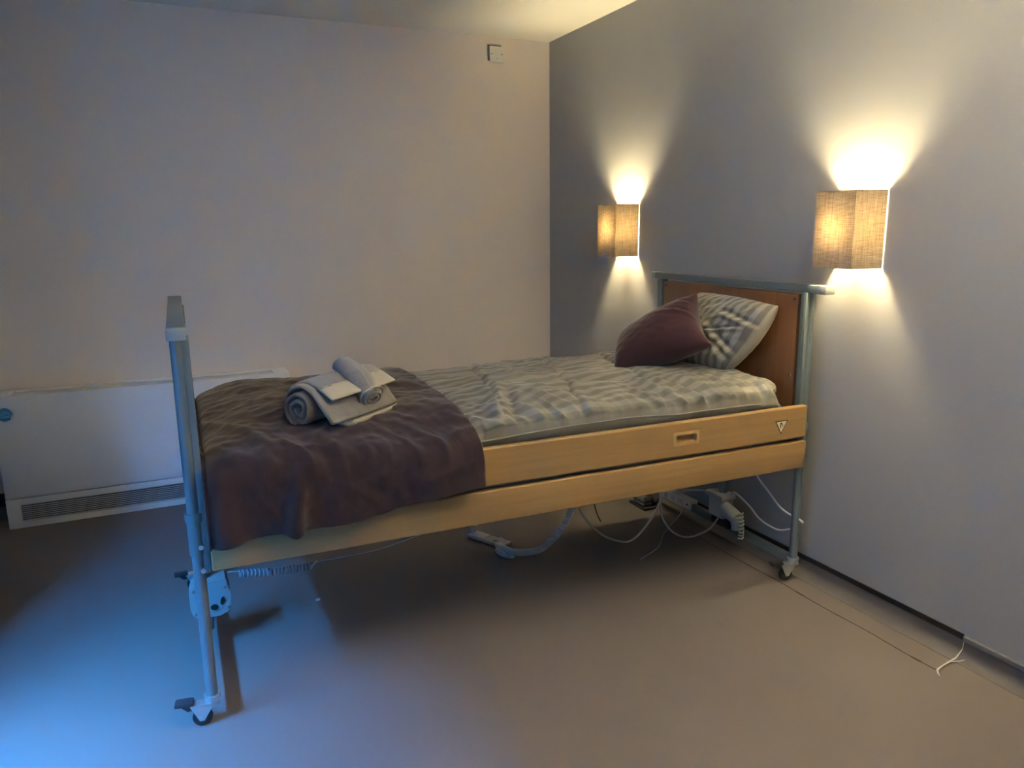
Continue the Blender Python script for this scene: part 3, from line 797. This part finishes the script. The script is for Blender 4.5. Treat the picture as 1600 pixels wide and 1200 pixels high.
    # stitched hem: a slightly raised double line along the lower edge
    for back in (2, 8):
        pts = [rows[i][nj - back] + Vector((0, -.0012, 0)) for i in range(wrap + 3, wrap + ni - 1, 2)]
        MB().tube(pts, .0028, 6).build('hem', 'throw_hem', o, True)
    return o
throw = make_throw()

# ------------------------------------------------------------------ pillow and cushion
def make_cushion(name, A, Bc, Cc, D, thick, mat_, label, cat, wr, stripe_dir='u', concave=.10, n=70, power=.55, near=0.0):
    """corners: A top-near, Bc bottom-near, Cc bottom-far, D top-far (bed coordinates)"""
    A, Bc, Cc, D = map(Vector, (A, Bc, Cc, D))
    nrm = (Cc - A).cross(D - Bc).normalized()
    if nrm.x > 0: nrm = -nrm                      # front faces the foot / room
    wu = ((D - A).length + (Cc - Bc).length) / 2; wv = ((A - Bc).length + (D - Cc).length) / 2
    sheets = []
    for sgn in (1, -1):
        rows, uvs = [], []
        for i in range(n + 1):
            u = -1 + 2 * i / n; row, ru = [], []
            for j in range(n + 1):
                v = -1 + 2 * j / n
                cu = u * (1 - (near if u < 0 else concave * .6) * (1 - v * v) * abs(u) ** 3); cv = v * (1 - concave * (1 - u * u) * abs(v) ** 3)
                a, b = (cu + 1) / 2, (cv + 1) / 2
                p = (Bc * (1 - a) + Cc * a) * (1 - b) + (A * (1 - a) + D * a) * b
                e = max(0, (1 - u * u)) * max(0, (1 - v * v))
                h = thick * e ** power
                edge = min(1, e * 6)
                w = wr(u, v) * edge if sgn > 0 else .4 * wr(-u, v + 2) * edge
                row.append(p + nrm * (sgn * h + w)); ru.append((u * wu / 2, v * wv / 2) if stripe_dir == 'v' else (v * wv / 2, u * wu / 2))
            rows.append(row); uvs.append(ru)
        if sgn < 0: rows, uvs = rows[::-1], uvs[::-1]
        sheets.append(grid_mesh(name, rows, uvs))
    bm = bmesh.new()
    for s in sheets: bm.from_mesh(s)
    bmesh.ops.remove_doubles(bm, verts=bm.verts[:], dist=.0006)
    bmesh.ops.recalc_face_normals(bm, faces=bm.faces[:])
    me = bpy.data.meshes.new(name); bm.to_mesh(me); bm.free()
    o = link(name, me, mat_, None, True); o.matrix_basis = bedM
    return tag(o, label, cat)
def wr_pillow(u, v):
    w = .008 * nz(u * 2.2, v * 2.2, 1) + .006 * nz(u * 5 + v * 2, v * 5, 2) + .005 * ridge(u * 6, v * 5 + u * 3, 3)
    for (cu, cv, a, ln_, amp, wd) in ((-.55, -.30, .7, .5, .010, .05), (-.35, -.15, -.5, .45, .011, .045), (-.62, .30, .25, .4, .010, .06), (-.70, -.62, .9, .35, .010, .05)):
        du, dv = u - cu, v - cv; l = du * math.cos(a) + dv * math.sin(a); q = -du * math.sin(a) + dv * math.cos(a)
        k = math.exp(-(l / ln_) ** 4)
        w += amp * k * (math.exp(-(q / wd) ** 2) - .9 * math.exp(-((q - 2 * wd) / wd) ** 2))
    return w
pillow = make_cushion('pillow', (-.082, .066, 1.058), (-.20, .190, .803), (-.265, .60, .806), (-.10, .50, 1.078), .088, 'pillow',
    'grey striped pillow propped against the headboard', 'pillow', wr_pillow, 'u', concave=-.03, power=.42, near=-.10)
def wr_cush(u, v):
    w = .004 * nz(u * 2, v * 2, 7) + .002 * nz(u * 6, v * 6, 4)
    q = v + .05 - .5 * (u + 1); w += .010 * math.exp(-(q / .08) ** 2) * math.exp(-((u + .8) / .45) ** 2) - .007 * math.exp(-((q - .16) / .08) ** 2) * math.exp(-((u + .8) / .4) ** 2)
    q = v - .45 - .3 * (u + 1); w += .005 * math.exp(-(q / .06) ** 2) * math.exp(-((u + .85) / .3) ** 2)
    return w
cushion = make_cushion('cushion', (-.255, .316, 1.092), (-.315, .139, .922), (-.55, .43, .792), (-.42, .60, .893), .098, 'plum',
    'plum velvet scatter cushion leaning on the striped pillow', 'cushion', wr_cush, 'u', concave=.03, power=.46, near=.13)

# ------------------------------------------------------------------ towels on the throw
def make_towels():
    # frame of the roll: a along the axis, b across (towards the window side), c up
    p0 = Vector((-1.790, .128, .0)); p1 = Vector((-1.555, .294, .0))
    ax = (p1 - p0); ln_ = ax.length; ax.normalize(); bx = Vector((ax.y, -ax.x, 0))   # bx points to the near side
    z0 = .779
    def F(a, b, c): return p0 + ax * a + bx * b + Vector((0, 0, z0 + c + a * .03))
    t = empty('bath_towel'); t.matrix_basis = bedM
    tag(t, 'grey terry bath towel half rolled on the plum throw', 'towel')
    def slab(sec, th, a0, a1, na=40, fuzz=.0015, seed=0):
        """sec: 2-D centre line (b, c); thick ribbon swept along the axis"""
        sec = [Vector((0, x, y)) for x, y in sec]; n = len(sec); L_, R2 = [], []
        for k in range(n):
            d = (sec[min(k + 1, n - 1)] - sec[max(k - 1, 0)]).normalized(); q = Vector((0, -d.z, d.y))
            L_.append(sec[k] + q * th / 2); R2.append(sec[k] - q * th / 2)
        ring = L_ + [(L_[-1] + R2[-1]) / 2 + (sec[-1] - sec[-2]).normalized() * th * .45] + R2[::-1] + [(L_[0] + R2[0]) / 2 - (sec[1] - sec[0]).normalized() * th * .45]
        m = MB(); rings = []
        for i in range(na + 1):
            a = a0 + (a1 - a0) * i / na; e = min(i, na - i) / 2.0; sh = 1 if e >= 1 else .55 + .45 * e
            rg = []
            for k, r in enumerate(ring):
                c = sec[min(k, n - 1)] if k < n else sec[max(0, 2 * n - k)] if 2 * n - k < n else sec[-1]
                rr = c + (r - c) * sh
                f = fuzz * nz(a * 40 + seed, rr.y * 60, rr.z * 60) + .0025 * nz(a * 9 + seed, rr.y * 14, rr.z * 14)
                rg.append(m.bm.verts.new(F(a, rr.y + f, max(rr.z + f, .001))))
            rings.append(rg)
        K = len(ring)
        for i in range(na):
            for k in range(K): m.bm.faces.new((rings[i][k], rings[i][(k + 1) % K], rings[i + 1][(k + 1) % K], rings[i + 1][k]))
        m.bm.faces.new(rings[0][::-1]); m.bm.faces.new(rings[-1])
        return m
    # rolled core: spiral, then the tail leaves along the bed on the near side
    Rr = .055; sp_ = []
    turns = 2.3
    for k in range(110):
        f = k / 109; a = -math.pi / 2 + 2 * math.pi * turns * (1 - f); r = .010 + (Rr - .010) * f
        wob = 1 + .05 * math.sin(a * 3 + 1)
        sp_.append((-.010 - r * math.cos(a) * wob, .060 + r * math.sin(a) * wob))
    slab(sp_, .0155, 0.0, ln_).build('rolled_part', 'towel_in', t, True)
    # outer layer hugging the roll and running out over the near side
    arc = [(-.010 - (Rr + .013) * math.cos(a), .060 + (Rr + .011) * math.sin(a)) for a in [R_(-75 + 210 * k / 40) for k in range(41)]]
    last = arc[-1]
    arc += [(last[0] + .012 * k, max(last[1] - .0125 * k, .012)) for k in range(1, 7)]
    slab(arc, .0135, .012, ln_ + .012, seed=3).build('outer_layer', 'towel', t, True)
    arc2 = [(-.010 - (Rr + .024) * math.cos(a), .060 + (Rr + .021) * math.sin(a)) for a in [R_(20 + 82 * k / 24) for k in range(25)]]
    last = arc2[-1]; arc2 += [(last[0] + .011 * k, last[1] - .0042 * k) for k in range(1, 5)]
    slab(arc2, .010, .03, ln_ + .02, seed=6).build('top_layer', 'towel', t, True)
    last = arc2[-1]
    band = [(last[0] - .006 + .0105 * k, last[1] + .003 - .0050 * k) for k in range(6)]
    slab(band, .010, .03, ln_ + .02, fuzz=.0003, seed=6).build('woven_band', 'towel_band', t, True)
    lo_ = [(.052 + .011 * k, .040 - .0055 * k) for k in range(6)]
    slab(lo_, .009, .10, ln_ + .026, fuzz=.0003, seed=9).build('woven_band', 'towel_band', t, True)
    lo_ = [(.046 + .011 * k, .018 - .0015 * k) for k in range(7)]
    slab(lo_, .010, .07, ln_ + .018, seed=12).build('tail_fold', 'towel', t, True)
    # face cloth rolled and laid across
    fc = empty('face_cloth'); fc.matrix_basis = bedM
    tag(fc, 'small rolled grey face cloth lying across the bath towel', 'towel')
    q0 = F(.205, -.022, .160); q1 = F(.186, .118, .066)
    d = (q1 - q0); n_ = d.length; d.normalize(); up = Vector((0, 0, 1)); u = (up - d * up.dot(d)).normalized(); v = d.cross(u)
    m = MB(); rings = []
    prof = []
    for k in range(60):
        f = k / 59; a = 2 * math.pi * 2.2 * f; r = .006 + .025 * f; prof.append((r * math.cos(a), r * math.sin(a), a))
    ringp = [(x * 1.18, y) for x, y, a in prof] + [((abs(x) + 0) * 0 + x * 1.18 * (1 + .006 / max(.006, math.hypot(x, y))), y * (1 + .006 / max(.006, math.hypot(x, y)))) for x, y, a in prof[::-1]]
    for i in range(31):
        a = n_ * i / 30; sh = 1 - .06 * math.cos(i / 30 * 6.28); rg = []
        for x, y in ringp:
            f = .0016 * nz(a * 50, x * 60, y * 60); bend = .014 * math.sin(i / 30 * math.pi)
            rg.append(m.bm.verts.new(q0 + d * a + v * (x * sh + f) + u * (y * sh + f + bend)))
        rings.append(rg)
    K = len(ringp)
    for i in range(30):
        for k in range(K): m.bm.faces.new((rings[i][k], rings[i][(k + 1) % K], rings[i + 1][(k + 1) % K], rings[i + 1][k]))
    m.bm.faces.new(rings[0][::-1]); m.bm.faces.new(rings[-1])
    m.build('roll', 'facecloth', fc, True)
    pts = [q1 - d * .014 + (v * math.cos(a) * 1.18 + u * math.sin(a)) * .0365 for a in [2 * math.pi * k / 30 for k in range(31)]]
    MB().tube(pts, .003, 6).build('hem', 'towel_band', fc, True)
make_towels()
